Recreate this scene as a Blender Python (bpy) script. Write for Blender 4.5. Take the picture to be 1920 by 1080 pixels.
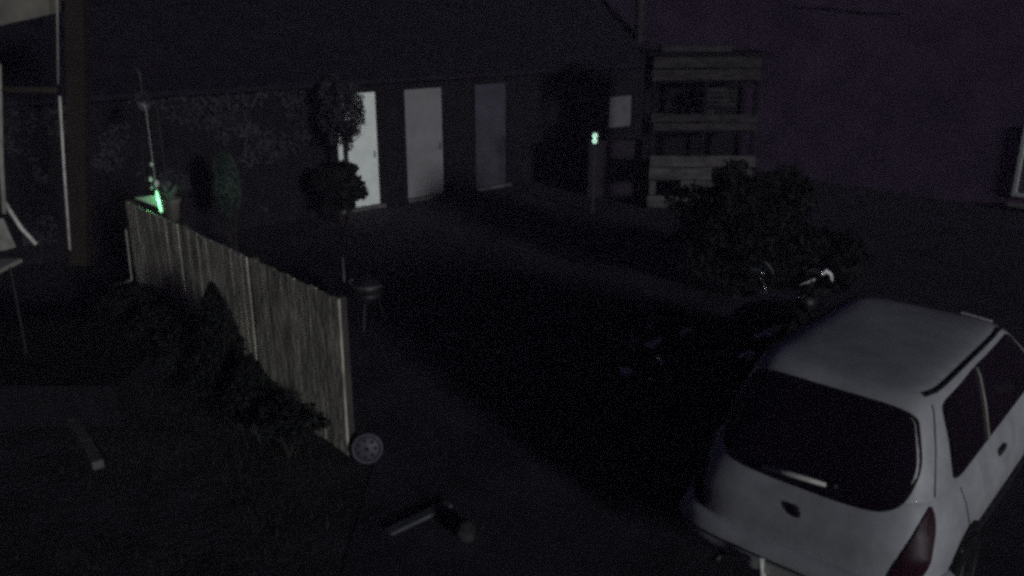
import bpy, bmesh, math, random
from mathutils import Vector, Matrix
R = math.radians
PI = math.pi
random.seed(11)
for o in list(bpy.data.objects):
    bpy.data.objects.remove(o)
S = bpy.context.scene
C = S.collection

# ------------------------------------------------------------------ camera
F_PX, PITCH, CAM_H = 1600.0, R(18), 3.6
cd = bpy.data.cameras.new('camera')
cam = bpy.data.objects.new('camera', cd)
C.objects.link(cam)
cam.location = (0, 0, CAM_H)
cam.rotation_euler = (R(90) - PITCH, 0, 0)
cd.sensor_width = 36
cd.lens = 36 * F_PX / 1920
cd.clip_start = 0.05
cd.clip_end = 2000
S.camera = cam

# ------------------------------------------------------------------ night sky and the one distant lamp
SUN_AZ, SUN_EL = 147.0, 10.0            # compass degrees, clockwise from +Y
w = bpy.data.worlds.new('World')
S.world = w
w.use_nodes = True
nt = w.node_tree
bg = nt.nodes['Background']
sky = nt.nodes.new('ShaderNodeTexSky')
sky.sky_type = 'NISHITA'
sky.sun_disc = False
sky.sun_elevation = R(SUN_EL)
sky.sun_rotation = R(SUN_AZ)
tint = nt.nodes.new('ShaderNodeMix')
tint.data_type = 'RGBA'
tint.blend_type = 'MULTIPLY'
tint.inputs[0].default_value = 1.0
tint.inputs[7].default_value = (0.80, 0.56, 1.20, 1)
nt.links.new(sky.outputs[0], tint.inputs[6])
nt.links.new(tint.outputs[2], bg.inputs[0])
bg.inputs[1].default_value = 0.0055

sl = bpy.data.lights.new('sun', 'SUN')
sun = bpy.data.objects.new('sun', sl)
C.objects.link(sun)
sl.energy = 1.18
sl.angle = R(6)
sl.color = (0.93, 0.97, 1.0)
sd = Vector((math.sin(R(SUN_AZ)) * math.cos(R(SUN_EL)), math.cos(R(SUN_AZ)) * math.cos(R(SUN_EL)), math.sin(R(SUN_EL))))
sun.rotation_euler = sd.to_track_quat('Z', 'Y').to_euler()
sun.location = sd * 30

S.render.engine = 'CYCLES'
S.view_settings.view_transform = 'Standard'
S.view_settings.look = 'None'
S.view_settings.exposure = 0
S.view_settings.gamma = 1
S.view_settings.use_curve_mapping = False
S.cycles.filter_width = 3.5             # the soft lens of a cheap camera
S.cycles.use_denoising = False
S.cycles.use_adaptive_sampling = True   # stop early: the grain of a night exposure
S.cycles.adaptive_threshold = 0.9
S.cycles.adaptive_min_samples = 16

# ------------------------------------------------------------------ helpers
def at(px, py, z=0.0):
    """The place at height z seen at pixel (px, py) of the 1920x1080 photograph."""
    v = (540 - py) / F_PX
    dy = math.cos(PITCH) + v * math.sin(PITCH)
    dz = -math.sin(PITCH) + v * math.cos(PITCH)
    t = (z - CAM_H) / dz
    return Vector(((px - 960) / F_PX * t, dy * t, z))

def at_y(px, py, Y):
    """The place at distance Y in front of the camera's wall seen at pixel (px, py)."""
    v = (540 - py) / F_PX
    dy = math.cos(PITCH) + v * math.sin(PITCH)
    dz = -math.sin(PITCH) + v * math.cos(PITCH)
    t = Y / dy
    return Vector(((px - 960) / F_PX * t, Y, CAM_H + dz * t))

def mat(name, col, rough=0.7, metal=0.0, var=0.25, scale=6.0, bump=0.15, bscale=60.0, stretch=(1, 1, 1), coat=0.0, spec=0.5, rnd=0.0, emit=None, estr=0.0, world=False, alpha=1.0, trans=0.0):
    m = bpy.data.materials.new(name)
    m.use_nodes = True
    n = m.node_tree.nodes
    l = m.node_tree.links
    p = n['Principled BSDF']
    p.inputs['Roughness'].default_value = rough
    p.inputs['Metallic'].default_value = metal
    p.inputs['Coat Weight'].default_value = coat
    p.inputs['Specular IOR Level'].default_value = spec
    p.inputs['Transmission Weight'].default_value = trans
    tc = n.new('ShaderNodeTexCoord')
    mp = n.new('ShaderNodeMapping')
    mp.inputs['Scale'].default_value = stretch
    l.new(n.new('ShaderNodeNewGeometry').outputs['Position'] if world else tc.outputs['Object'], mp.inputs[0])
    nz = n.new('ShaderNodeTexNoise')
    nz.inputs['Scale'].default_value = scale
    nz.inputs['Detail'].default_value = 6
    nz.inputs['Roughness'].default_value = 0.65
    l.new(mp.outputs[0], nz.inputs['Vector'])
    cr = n.new('ShaderNodeValToRGB')
    cr.color_ramp.elements[0].position = 0.3
    cr.color_ramp.elements[1].position = 0.7
    c0 = [max(0, c * (1 - var)) for c in col]
    c1 = [min(1, c * (1 + var)) for c in col]
    cr.color_ramp.elements[0].color = (*c0, 1)
    cr.color_ramp.elements[1].color = (*c1, 1)
    l.new(nz.outputs['Fac'], cr.inputs[0])
    out = cr.outputs[0]
    if rnd > 0:
        oi = n.new('ShaderNodeObjectInfo')
        mr = n.new('ShaderNodeMapRange')
        mr.inputs[3].default_value = 1 - rnd
        mr.inputs[4].default_value = 1 + rnd
        l.new(oi.outputs['Random'], mr.inputs[0])
        mx = n.new('ShaderNodeMix')
        mx.data_type = 'RGBA'
        mx.blend_type = 'MULTIPLY'
        mx.inputs[0].default_value = 1
        l.new(out, mx.inputs[6])
        l.new(mr.outputs[0], mx.inputs[7])
        out = mx.outputs[2]
    l.new(out, p.inputs['Base Color'])
    if bump > 0:
        nb = n.new('ShaderNodeTexNoise')
        nb.inputs['Scale'].default_value = bscale
        nb.inputs['Detail'].default_value = 4
        l.new(mp.outputs[0], nb.inputs['Vector'])
        b = n.new('ShaderNodeBump')
        b.inputs['Strength'].default_value = bump
        b.inputs['Distance'].default_value = 0.02
        l.new(nb.outputs['Fac'], b.inputs['Height'])
        l.new(b.outputs[0], p.inputs['Normal'])
    if emit:
        p.inputs['Emission Color'].default_value = (*emit, 1)
        p.inputs['Emission Strength'].default_value = estr
    return m

M = dict(
    palewood=mat('mottled_timber', (0.03, 0.027, 0.028), 0.85, var=0.75, scale=5, bump=0.3, stretch=(0.8, 2, 3), spec=0.15),
    brightwood=mat('pale_mottled_timber', (0.065, 0.06, 0.06), 0.85, var=0.7, scale=4, bump=0.3, stretch=(0.8, 2, 3), spec=0.15),
    fasc=mat('dull_fascia_paint', (0.115, 0.11, 0.095), 0.8, var=0.35, scale=5, bump=0.2, spec=0.2),
    ground=mat('soil', (0.033, 0.031, 0.034), 0.95, var=0.5, scale=2.2, bump=0.6, bscale=14, spec=0.1),
    drive=mat('asphalt', (0.033, 0.03, 0.038), 0.9, var=0.45, scale=1.3, bump=0.5, bscale=90, spec=0.2),
    path=mat('worn_concrete', (0.085, 0.08, 0.08), 0.9, var=0.4, scale=3, bump=0.4, bscale=40, rnd=0.15, spec=0.2),
    grass=mat('night_grass', (0.022, 0.028, 0.016), 0.8, var=0.5, bump=0, rnd=0.2, spec=0.15),
    board=mat('weathered_board', (0.35, 0.335, 0.275), 0.85, var=0.6, scale=3.2, bump=0.7, bscale=14, stretch=(1.6, 1.6, 0.7), rnd=0.12, world=True, spec=0.15),
    post=mat('old_post', (0.05, 0.045, 0.04), 0.85, var=0.4, scale=5, bump=0.4, bscale=20, stretch=(4, 4, 0.6), spec=0.15),
    postpale=mat('pale_post', (0.075, 0.075, 0.062), 0.85, var=0.35, scale=4, bump=0.4, bscale=20, stretch=(4, 4, 0.6), spec=0.15),
    darkwood=mat('dark_stained_wood', (0.009, 0.008, 0.010), 0.85, var=0.5, scale=3, bump=0.4, bscale=20, stretch=(5, 5, 0.7), spec=0.1),
    brownpost=mat('brown_painted_post', (0.022, 0.018, 0.015), 0.8, var=0.3, scale=3, bump=0.2, bscale=20, spec=0.15),
    brick=mat('purplish_render', (0.125, 0.082, 0.138), 0.9, var=0.3, scale=1.1, bump=0.3, bscale=24, spec=0.15),
    farwall=mat('far_wall_render', (0.023, 0.019, 0.025), 0.9, var=0.5, scale=1.1, bump=0.3, bscale=40, spec=0.1),
    roof=mat('dark_roof_tile', (0.014, 0.011, 0.018), 0.8, var=0.4, scale=3, bump=0.4, bscale=30, rnd=0.3, spec=0.15),
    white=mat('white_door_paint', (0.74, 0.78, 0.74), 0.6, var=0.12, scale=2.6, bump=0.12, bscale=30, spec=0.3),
    grey=mat('dimmed_door_paint', (0.19, 0.182, 0.188), 0.65, var=0.16, scale=2.2, bump=0.2, bscale=30, spec=0.3),  # darkened to paint in light falling off along the facade
    dimmest=mat('dimmest_door_paint', (0.042, 0.04, 0.054), 0.65, var=0.3, scale=2.2, bump=0.2, bscale=30, spec=0.3),  # darkest step of the painted light falloff
    blind=mat('drawn_blind', (0.095, 0.09, 0.10), 0.8, var=0.25, scale=4, bump=0.1),
    pale=mat('pale_weathered_paint', (0.25, 0.25, 0.22), 0.7, var=0.4, scale=5, bump=0.2, spec=0.3),
    palebright=mat('galvanised_tube', (0.5, 0.5, 0.46), 0.5, var=0.3, scale=14, bump=0.1, spec=0.4),
    concrete=mat('pale_stone', (0.22, 0.22, 0.2), 0.9, var=0.4, scale=6, bump=0.6, bscale=30),
    carpaint=mat('silver_white_paint', (0.33, 0.335, 0.355), 0.45, var=0.2, scale=5, bump=0.03, bscale=120, coat=0.25, spec=0.35),
    farpaint=mat('dull_white_paint', (0.5, 0.5, 0.52), 0.5, var=0.3, scale=4, bump=0.02, coat=0.1, spec=0.3),
    glass=mat('tinted_glass', (0.012, 0.007, 0.013), 0.12, var=0.2, scale=2, bump=0.0, spec=0.4),
    rubber=mat('black_rubber', (0.01, 0.01, 0.011), 0.8, var=0.2, bump=0.05, spec=0.1),
    plastic=mat('black_plastic', (0.016, 0.015, 0.018), 0.5, var=0.3, bump=0.05, spec=0.3),
    red=mat('red_lens', (0.022, 0.004, 0.010), 0.45, var=0.3, scale=12, bump=0.0, spec=0.2),
    clear=mat('clear_lens', (0.22, 0.22, 0.24), 0.25, var=0.2, scale=20, bump=0.1, bscale=90),
    chrome=mat('chrome', (0.75, 0.76, 0.74), 0.28, metal=1.0, var=0.1, bump=0.02),
    bright=mat('glint_white', (0.75, 0.75, 0.72), 0.4, var=0.1, bump=0.02),  # plain white that paints glints onto parts
    alloy=mat('wheel_alloy', (0.03, 0.03, 0.033), 0.5, metal=0.6, var=0.2, bump=0.05),
    plate=mat('number_plate', (0.3, 0.3, 0.28), 0.5, var=0.1, bump=0.02),
    blackmetal=mat('black_enamel', (0.012, 0.012, 0.014), 0.5, var=0.2, bump=0.03, spec=0.3),
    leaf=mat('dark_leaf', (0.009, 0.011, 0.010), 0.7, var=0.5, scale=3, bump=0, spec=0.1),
    leafgrey=mat('grey_green_leaf', (0.034, 0.034, 0.04), 0.7, var=0.5, scale=3, bump=0, spec=0.1),
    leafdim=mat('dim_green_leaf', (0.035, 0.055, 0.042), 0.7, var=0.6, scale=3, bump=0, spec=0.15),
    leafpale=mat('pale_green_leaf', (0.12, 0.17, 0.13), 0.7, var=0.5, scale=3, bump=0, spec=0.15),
    bark=mat('bark', (0.03, 0.025, 0.022), 0.9, var=0.4, bump=0.4, spec=0.1),
    hose=mat('garden_hose', (0.07, 0.072, 0.075), 0.5, var=0.3, bump=0.05),
    hub=mat('grey_hub_plastic', (0.042, 0.04, 0.058), 0.6, var=0.25, bump=0.1),
    terracotta=mat('clay_pot', (0.12, 0.10, 0.085), 0.85, var=0.3, bump=0.2),
    tube=mat('glowing_tube', (0.5, 0.9, 0.6), 0.4, bump=0, emit=(0.36, 0.95, 0.48), estr=0.85),
    ring=mat('indicator_ring', (0.7, 0.9, 0.8), 0.4, bump=0, emit=(0.55, 1.0, 0.72), estr=1.15),
)

def obj(name, bm, m, parent=None, smooth=False, loc=None):
    me = bpy.data.meshes.new(name)
    bmesh.ops.recalc_face_normals(bm, faces=bm.faces[:])
    bm.to_mesh(me)
    bm.free()
    me.materials.append(m)
    if smooth:
        for p in me.polygons:
            p.use_smooth = True
    o = bpy.data.objects.new(name, me)
    C.objects.link(o)
    if parent:
        o.parent = parent
    if loc is not None:
        o.location = loc
    return o

def tag(o, label=None, cat=None, group=None, kind=None):
    if label: o['label'] = label
    if cat: o['category'] = cat
    if group: o['group'] = group
    if kind: o['kind'] = kind
    return o

def thing(name, label, cat, loc=(0, 0, 0), rz=0.0, group=None):
    o = bpy.data.objects.new(name, None)
    C.objects.link(o)
    o.empty_display_size = 0.2
    o.location = loc
    o.rotation_euler = (0, 0, rz)
    return tag(o, label, cat, group)

def copy_tree(o, parent=None):
    c = o.copy()
    C.objects.link(c)
    c.parent = parent
    for ch in list(o.children):
        copy_tree(ch, c)
    return c

def box(bm, c, s, rot=None, bevel=0.0):
    mx = Matrix.Translation(Vector(c))
    if rot is not None:
        mx = mx @ rot.to_4x4()
    mx = mx @ Matrix.Diagonal((s[0], s[1], s[2], 1))
    r = bmesh.ops.create_cube(bm, size=1.0, matrix=mx)
    if bevel > 0:
        es = {e for v in r['verts'] for e in v.link_edges}
        bmesh.ops.bevel(bm, geom=list(es), offset=bevel, segments=2, affect='EDGES', profile=0.6)
    return bm

def BX(c, s, rot=None, bevel=0.0):
    return box(bmesh.new(), c, s, rot, bevel)

def tube(bm, pts, r, n=10, cap=True):
    pts = [Vector(p) for p in pts]
    rs = r if isinstance(r, (list, tuple)) else [r] * len(pts)
    rings = []
    up = Vector((0, 0, 1))
    for i, p in enumerate(pts):
        a = pts[max(i - 1, 0)]
        b = pts[min(i + 1, len(pts) - 1)]
        t = (b - a).normalized()
        u = up if abs(t.z) < 0.95 else Vector((1, 0, 0))
        x = t.cross(u).normalized()
        y = x.cross(t).normalized()
        rings.append([bm.verts.new(p + (x * math.cos(2 * PI * k / n) + y * math.sin(2 * PI * k / n)) * rs[i]) for k in range(n)])
    for i in range(len(rings) - 1):
        for k in range(n):
            bm.faces.new((rings[i][k], rings[i][(k + 1) % n], rings[i + 1][(k + 1) % n], rings[i + 1][k]))
    if cap:
        bm.faces.new(rings[0][::-1])
        bm.faces.new(rings[-1])
    return bm

def TB(pts, r, n=10):
    return tube(bmesh.new(), pts, r, n)

def lathe(bm, prof, n=32, mx=None):
    """prof: list of (radius, z)."""
    rings = []
    for r_, z in prof:
        rings.append([bm.verts.new((r_ * math.cos(2 * PI * k / n), r_ * math.sin(2 * PI * k / n), z)) for k in range(n)])
    for i in range(len(rings) - 1):
        for k in range(n):
            bm.faces.new((rings[i][k], rings[i][(k + 1) % n], rings[i + 1][(k + 1) % n], rings[i + 1][k]))
    if prof[0][0] > 1e-5: bm.faces.new(rings[0][::-1])
    if prof[-1][0] > 1e-5: bm.faces.new(rings[-1])
    if mx is not None:
        vs = [v for r_ in rings for v in r_]
        bmesh.ops.transform(bm, matrix=mx, verts=vs)
    return bm

def LT(prof, n=32, mx=None):
    return lathe(bmesh.new(), prof, n, mx)

def torus(R_, r_, mx=None, n=36, k=10, a0=0.0, a1=2 * PI):
    bm = bmesh.new()
    full = abs(a1 - a0 - 2 * PI) < 1e-6
    rings = []
    for i in range(n + (0 if full else 1)):
        a = a0 + (a1 - a0) * i / n
        rings.append([bm.verts.new(((R_ + r_ * math.cos(2 * PI * j / k)) * math.cos(a), (R_ + r_ * math.cos(2 * PI * j / k)) * math.sin(a), r_ * math.sin(2 * PI * j / k))) for j in range(k)])
    m_ = len(rings)
    for i in range(m_ if full else m_ - 1):
        for j in range(k):
            bm.faces.new((rings[i][j], rings[(i + 1) % m_][j], rings[(i + 1) % m_][(j + 1) % k], rings[i][(j + 1) % k]))
    if mx is not None:
        bmesh.ops.transform(bm, matrix=mx, verts=bm.verts[:])
    return bm

AX = Matrix.Rotation(R(90), 4, 'Y')          # lathe axis z -> x

def lerp_tab(tab, z):
    if z <= tab[0][0]: return tab[0][1]
    for (a, va), (b, vb) in zip(tab, tab[1:]):
        if z <= b:
            t = (z - a) / (b - a)
            return va + (vb - va) * t
    return tab[-1][1]

# ------------------------------------------------------------------ ground, drive, path
def noisy_sheet(x0, x1, y0, y1, step, z, amp, seed=0):
    from mathutils import noise
    bm = bmesh.new()
    nx = int((x1 - x0) / step)
    ny = int((y1 - y0) / step)
    g = [[bm.verts.new((x0 + (x1 - x0) * i / nx, y0 + (y1 - y0) * j / ny,
          z + amp * noise.noise(Vector((i * step * 1.7, j * step * 1.7, seed))))) for j in range(ny + 1)] for i in range(nx + 1)]
    for i in range(nx):
        for j in range(ny):
            bm.faces.new((g[i][j], g[i + 1][j], g[i + 1][j + 1], g[i][j + 1]))
    return bm

bm = bmesh.new()
for q in [((-400, -20), (-12, 400)), ((-12, 30), (14, 400)), ((14, -20), (400, 400)), ((-12, -20), (14, -6))]:
    (xa, ya), (xb, yb) = q
    bm.faces.new([bm.verts.new(v) for v in ((xa, ya, -0.03), (xb, ya, -0.03), (xb, yb, -0.03), (xa, yb, -0.03))])
tag(obj('ground', bm, M['ground']), kind='structure')
tag(obj('garden_soil', noisy_sheet(-12, 14, -6, 30, 0.25, 0.0, 0.004), M['ground'], smooth=True), kind='structure')
bm = bmesh.new()
fe = Vector((-1.28, 6.35)); fo = Vector((-4.9, 10.5))
pts = [(-1.15, -4), (-1.15, 6.3), (-4.6, 10.5), (-3.2, 15.4), (12, 28.5), (12, -4)]
vs = [bm.verts.new((x, y, 0.005)) for x, y in pts]
bm.faces.new(vs)
tag(obj('driveway', bm, M['drive']), kind='structure')

# ------------------------------------------------------------------ hatchback
def super_ring(z, w_, r_, f_, p, q, n=112, zf=None):
    a = (f_ - r_) / 2
    yc = (f_ + r_) / 2
    raw = []
    for i in range(900):
        t = 2 * PI * i / 900
        c, s = math.cos(t), math.sin(t)
        raw.append((w_ * math.copysign(abs(s) ** (2 / q), s), yc + a * math.copysign(abs(c) ** (2 / p), c)))
    L = [0]
    for i in range(900):
        x0, y0 = raw[i]; x1, y1 = raw[(i + 1) % 900]
        L.append(L[-1] + math.hypot(x1 - x0, y1 - y0))
    out = []
    k = 0
    for i in range(n):
        d = L[-1] * i / n
        while L[k + 1] < d: k += 1
        t = (d - L[k]) / max(1e-9, L[k + 1] - L[k])
        x0, y0 = raw[k % 900]; x1, y1 = raw[(k + 1) % 900]
        x, y = x0 + (x1 - x0) * t, y0 + (y1 - y0) * t
        out.append((x, y, z if zf is None else zf(x, y, z)))
    return out

def loft(rings):
    bm = bmesh.new()
    g = [[bm.verts.new(p) for p in r_] for r_ in rings]
    n = len(g[0])
    for i in range(len(g) - 1):
        for k in range(n):
            bm.faces.new((g[i][k], g[i][(k + 1) % n], g[i + 1][(k + 1) % n], g[i + 1][k]))
    bm.faces.new(g[0][::-1])
    bm.faces.new(g[-1])
    return bm

# half width, rear and front of the car by height
LW = [(0.18, 0.70), (0.28, 0.755), (0.5, 0.80), (0.66, 0.805), (0.80, 0.775), (0.90, 0.735), (0.95, 0.705)]
LR = [(0.18, 0.10), (0.30, 0.02), (0.5, -0.02), (0.66, -0.02), (0.8, 0.02), (0.90, 0.07), (0.95, 0.10)]
LF = [(0.18, 3.70), (0.35, 3.80), (0.6, 3.79), (0.8, 3.70), (0.90, 3.5), (0.95, 3.3)]
GW = [(0.93, 0.715), (0.98, 0.70), (1.2, 0.645), (1.38, 0.585), (1.44, 0.55), (1.475, 0.505), (1.492, 0.43), (1.50, 0.30), (1.505, 0.12)]
GR = [(0.93, 0.085), (0.98, 0.12), (1.2, 0.235), (1.38, 0.335), (1.44, 0.375), (1.475, 0.43), (1.492, 0.53), (1.50, 0.72), (1.505, 1.0)]
GF = [(0.93, 3.0), (1.2, 2.62), (1.38, 2.32), (1.44, 2.20), (1.475, 2.10), (1.492, 1.95), (1.50, 1.65), (1.505, 1.35)]
LQ, GP, GQ = 5.0, 10, 5.0
LPT = [(0.66, 14), (0.95, 11.2)]

def hood(x, y, z):
    # bonnet falls towards the nose
    if y > 2.6:
        return z - max(0, (z - 0.55)) * 0.55 * ((y - 2.6) / 1.2) ** 1.4
    return z

def surf_rear(x, z, off, gr):
    W, Rr, Fr, p, q = (GW, GR, GF, GP, GQ) if gr else (LW, LR, LF, lerp_tab(LPT, z), LQ)
    w_, r_, f_ = lerp_tab(W, z), lerp_tab(Rr, z), lerp_tab(Fr, z)
    a = (f_ - r_) / 2; yc = (f_ + r_) / 2
    u = min(0.999, abs(x / w_))
    return Vector((x, yc - a * (1 - u ** q) ** (1 / p) - off, z))

def surf_front(x, z, off, gr):
    v = surf_rear(x, z, 0, gr)
    W, Rr, Fr = (GW, GR, GF) if gr else (LW, LR, LF)
    r_, f_ = lerp_tab(Rr, z), lerp_tab(Fr, z)
    y = r_ + f_ - v.y
    zz = hood(x, y, z) if not gr else z
    return Vector((x, y + off, zz))

def surf_side(y, z, off, gr, sgn=1):
    W, Rr, Fr, p, q = (GW, GR, GF, GP, GQ) if gr else (LW, LR, LF, lerp_tab(LPT, z), LQ)
    w_, r_, f_ = lerp_tab(W, z), lerp_tab(Rr, z), lerp_tab(Fr, z)
    a = (f_ - r_) / 2; yc = (f_ + r_) / 2
    u = min(0.999, abs((y - yc) / a))
    return Vector((sgn * (w_ * (1 - u ** p) ** (1 / q) + off), y, z))

def smooth_outline(pts, rad=0.3, n=7):
    """Round the corners of a 2D polygon."""
    out = []
    m_ = len(pts)
    for i in range(m_):
        a, b, c = Vector(pts[i - 1]), Vector(pts[i]), Vector(pts[(i + 1) % m_])
        ra = rad if not isinstance(rad, (list, tuple)) else rad[i]
        pa = b + (a - b) * ra
        pc = b + (c - b) * ra
        for k in range(n + 1):
            t = k / n
            out.append((pa * (1 - t) ** 2 + b * 2 * t * (1 - t) + pc * t ** 2))
    # subdivide long edges
    res = []
    for i, p in enumerate(out):
        q = out[(i + 1) % len(out)]
        k = max(1, int((q - p).length / 0.05))
        for j in range(k):
            res.append(p + (q - p) * j / k)
    return res

def patch(outline, fn, rings=7, grow=1.0, thick=0.004):
    bm = bmesh.new()
    c = sum((Vector(p) for p in outline), Vector((0, 0))) / len(outline)
    g = []
    for i in range(rings):
        s = grow * (1 - i / rings)
        g.append([bm.verts.new(fn(*(c + (Vector(p) - c) * s))) for p in outline])
    n = len(outline)
    for i in range(rings - 1):
        for k in range(n):
            bm.faces.new((g[i][k], g[i][(k + 1) % n], g[i + 1][(k + 1) % n], g[i + 1][k]))
    vc = bm.verts.new(fn(*c))
    for k in range(n):
        bm.faces.new((g[-1][k], g[-1][(k + 1) % n], vc))
    return bm

def make_wheel(parent, x, y, rim_m):
    s = 1 if x > 0 else -1
    mx = Matrix.Translation((x, y, 0.285)) @ Matrix.Rotation(R(90) * s, 4, 'Y')
    wh = obj('wheel', LT([(0.02, -0.10), (0.20, -0.10), (0.20, 0.055), (0.02, 0.055)], 28, mx), M['plastic'], parent, True)
    obj('tyre', LT([(0.19, -0.09), (0.255, -0.095), (0.28, -0.075), (0.285, -0.03), (0.285, 0.03), (0.28, 0.065), (0.255, 0.08), (0.19, 0.07)], 36, mx), M['rubber'], wh, True)
    bm = bmesh.new()
    lathe(bm, [(0.05, 0.062), (0.05, 0.078), (0.03, 0.082), (0.0, 0.083)], 24, mx)
    lathe(bm, [(0.17, 0.06), (0.195, 0.078), (0.2, 0.07)], 32, mx)
    for k in range(6):
        a = 2 * PI * k / 6
        r0 = Matrix.Rotation(a, 4, 'Z')
        bb = bmesh.ops.create_cube(bm, size=1, matrix=mx @ r0 @ Matrix.Translation((0.11, 0, 0.068)) @ Matrix.Diagonal((0.14, 0.05, 0.016, 1)))
    obj('rim', bm, rim_m, wh)
    return wh

def make_car(name, label, paint, loc, az, detail=True):
    t = thing(name, label, 'car', loc, -az)
    zs = [0.18, 0.22, 0.28, 0.36, 0.44, 0.5, 0.56, 0.61, 0.66, 0.71, 0.76, 0.80, 0.84, 0.87, 0.90, 0.925, 0.945, 0.95]
    rings = []
    for z in zs:
        rings.append(super_ring(z, lerp_tab(LW, z), lerp_tab(LR, z), lerp_tab(LF, z), lerp_tab(LPT, z), LQ, zf=hood))
    obj('body', loft(rings), paint, t, True)
    zs = [0.93, 0.955, 0.98, 1.04, 1.1, 1.15, 1.2, 1.26, 1.32, 1.38, 1.41, 1.44, 1.46, 1.475, 1.485, 1.492, 1.497, 1.50, 1.503, 1.505]
    rings = [super_ring(z, lerp_tab(GW, z), lerp_tab(GR, z), lerp_tab(GF, z), GP, GQ) for z in zs]
    rf = obj('cabin', loft(rings), paint, t, True)
    # rear window
    ow = smooth_outline([(-0.475, 1.412), (0.475, 1.405), (0.58, 1.12), (0.555, 0.93), (0.40, 0.865), (-0.40, 0.865), (-0.575, 0.94), (-0.60, 1.12)], [0.25, 0.25, .35, .42, .4, .4, .42, .35])
    def rw(off):
        return lambda x, z: surf_rear(x, z, off, True) if z > 0.94 else surf_rear(x, z, off + 0.006, False)
    def rear_any(x, z, off):
        a = surf_rear(x, max(z, 0.93), off, True)
        if z < 0.93:
            b = surf_rear(x, z, off, False)
            a = Vector((x, min(b.y, a.y - (0.93 - z) * 0.5), z))
        return a
    obj('window_seal', patch(ow, lambda x, z: rear_any(x, z, 0.006), 3, 1.035), M['rubber'], t, True)
    obj('rear_window', patch(ow, lambda x, z: rear_any(x, z, 0.011)), M['glass'], t, True)
    # lower tailgate body skin that carries the window foot
    # side windows
    for s in (1, -1):
        q1 = smooth_outline([(0.58, 1.40), (1.25, 1.43), (1.25, 0.965), (0.58, 0.955)], [.16, .04, .04, .18])
        q2 = smooth_outline([(1.265, 1.43), (2.08, 1.42), (2.42, 1.17), (2.60, 0.985), (1.265, 0.965)], [.04, .12, .3, .2, .04])
        full = smooth_outline([(0.565, 1.41), (2.09, 1.435), (2.66, 0.97), (0.56, 0.945)], [.09, .12, .06, .1])
        obj('window_seal', patch(full, lambda y, z: surf_side(y, z, 0.004, True, s), 3), M['rubber'], t, True)
        obj('side_window', patch(q1, lambda y, z: surf_side(y, z, 0.009, True, s), 5), M['glass'], t, True)
        obj('side_window', patch(q2, lambda y, z: surf_side(y, z, 0.009, True, s), 5), M['glass'], t, True)
        pts = [surf_side(1.257, 0.965 + 0.46 * k / 8, 0.013, True, s) for k in range(9)]
        obj('window_divider', TB(pts, 0.009, 6), M['pale'], t, True)
        # drip channel along the roof edge
        pts = []
        for k in range(15):
            y = 0.50 + (2.05 - 0.50) * k / 14
            v = surf_side(min(y, 1.97), 1.462, 0.006, True, s)
            pts.append((v.x - s * 0.002, y, 1.466 - 0.12 * max(0, y - 1.97)))
        obj('roof_channel', TB(pts, 0.013, 8), M['rubber'], t, True)
        # tail lights: tall teardrop wrapped on the corner
        def tl(u, z, off=0.012):
            # u runs round the corner: 0 on the tail, 1 on the side
            w_, r_, f_ = lerp_tab(LW, z), lerp_tab(LR, z), lerp_tab(LF, z)
            a = (f_ - r_) / 2; yc = (f_ + r_) / 2
            th = PI / 2 * (u)
            c, sn = math.cos(th), math.sin(th)
            x = w_ * sn ** (2 / LQ) if sn > 0 else 0
            y = yc - a * c ** (2 / lerp_tab(LPT, z))
            nrm = Vector((x / w_, (y - yc) / a * 1.0, 0))
            nrm = Vector((sn, -c, 0)).normalized()
            return Vector((s * (x + nrm.x * off), y + nrm.y * off, z))
        ol = smooth_outline([(0.64, 0.935), (0.50, 0.85), (0.36, 0.70), (0.28, 0.50), (0.52, 0.50), (0.62, 0.62), (0.67, 0.86)], 0.3)
        lamp = obj('tail_light', patch(ol, tl, 6), M['red'], t, True)
        lo = smooth_outline([(0.62, 0.89), (0.57, 0.84), (0.58, 0.79), (0.64, 0.80), (0.65, 0.88)], 0.3)
        obj('lens', patch(lo, lambda u, z: tl(u, z, 0.016), 3), M['red'], lamp, True)
        # shut line of the tailgate
        pts = [tl(0.955 - 0.02 * k / 10, 0.70 + 0.23 * k / 10, 0.003) for k in range(5, 11)]
        pts = []
        for k in range(13):
            z = 0.95 + 0.47 * k / 12
            w_, r_, f_ = lerp_tab(GW, z), lerp_tab(GR, z), lerp_tab(GF, z)
            a = (f_ - r_) / 2; yc = (f_ + r_) / 2
            th = R(63)
            pts.append((s * (w_ * math.sin(th) ** (2 / GQ) + 0.001), yc - a * math.cos(th) ** (2 / GP) - 0.001, z))
        obj('shut_line', TB(pts, 0.004, 6), M['rubber'], t)
        # door shut lines and handle
        for yy in (0.62, 2.42, 1.36 if not detail else 99):
            if yy > 5: continue
            pts = [surf_side(yy + (0.10 if yy < 1 else 0) * (0.9 - z) * 2, z, 0.0015, False, s) for z in [0.34 + 0.56 * k / 12 for k in range(13)]]
            obj('shut_line', TB(pts, 0.004, 6), M['rubber'], t)
        hp = surf_side(1.45, 0.83, 0.008, False, s)
        hd = obj('door_handle', BX((0, 0, 0), (0.022, 0.15, 0.045), None, 0.009), M['plastic'], t, True)
        hd.location = hp
        # side rubbing strip
        pts = [surf_side(0.55 + 2.1 * k / 14, 0.52, 0.004, False, s) for k in range(15)]
        obj('rubbing_strip', TB(pts, 0.022, 8), M['plastic'], t, True)
        sk = smooth_outline([(0.34, 0.475), (3.45, 0.475), (3.45, 0.19), (0.34, 0.19)], [.02, .02, .02, .02], 2)
        obj('lower_side_band', patch(sk, lambda y, z: surf_side(y, z, 0.007, False, s), 9), M['plastic'], t, True)  # black band over the lower body side
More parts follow.
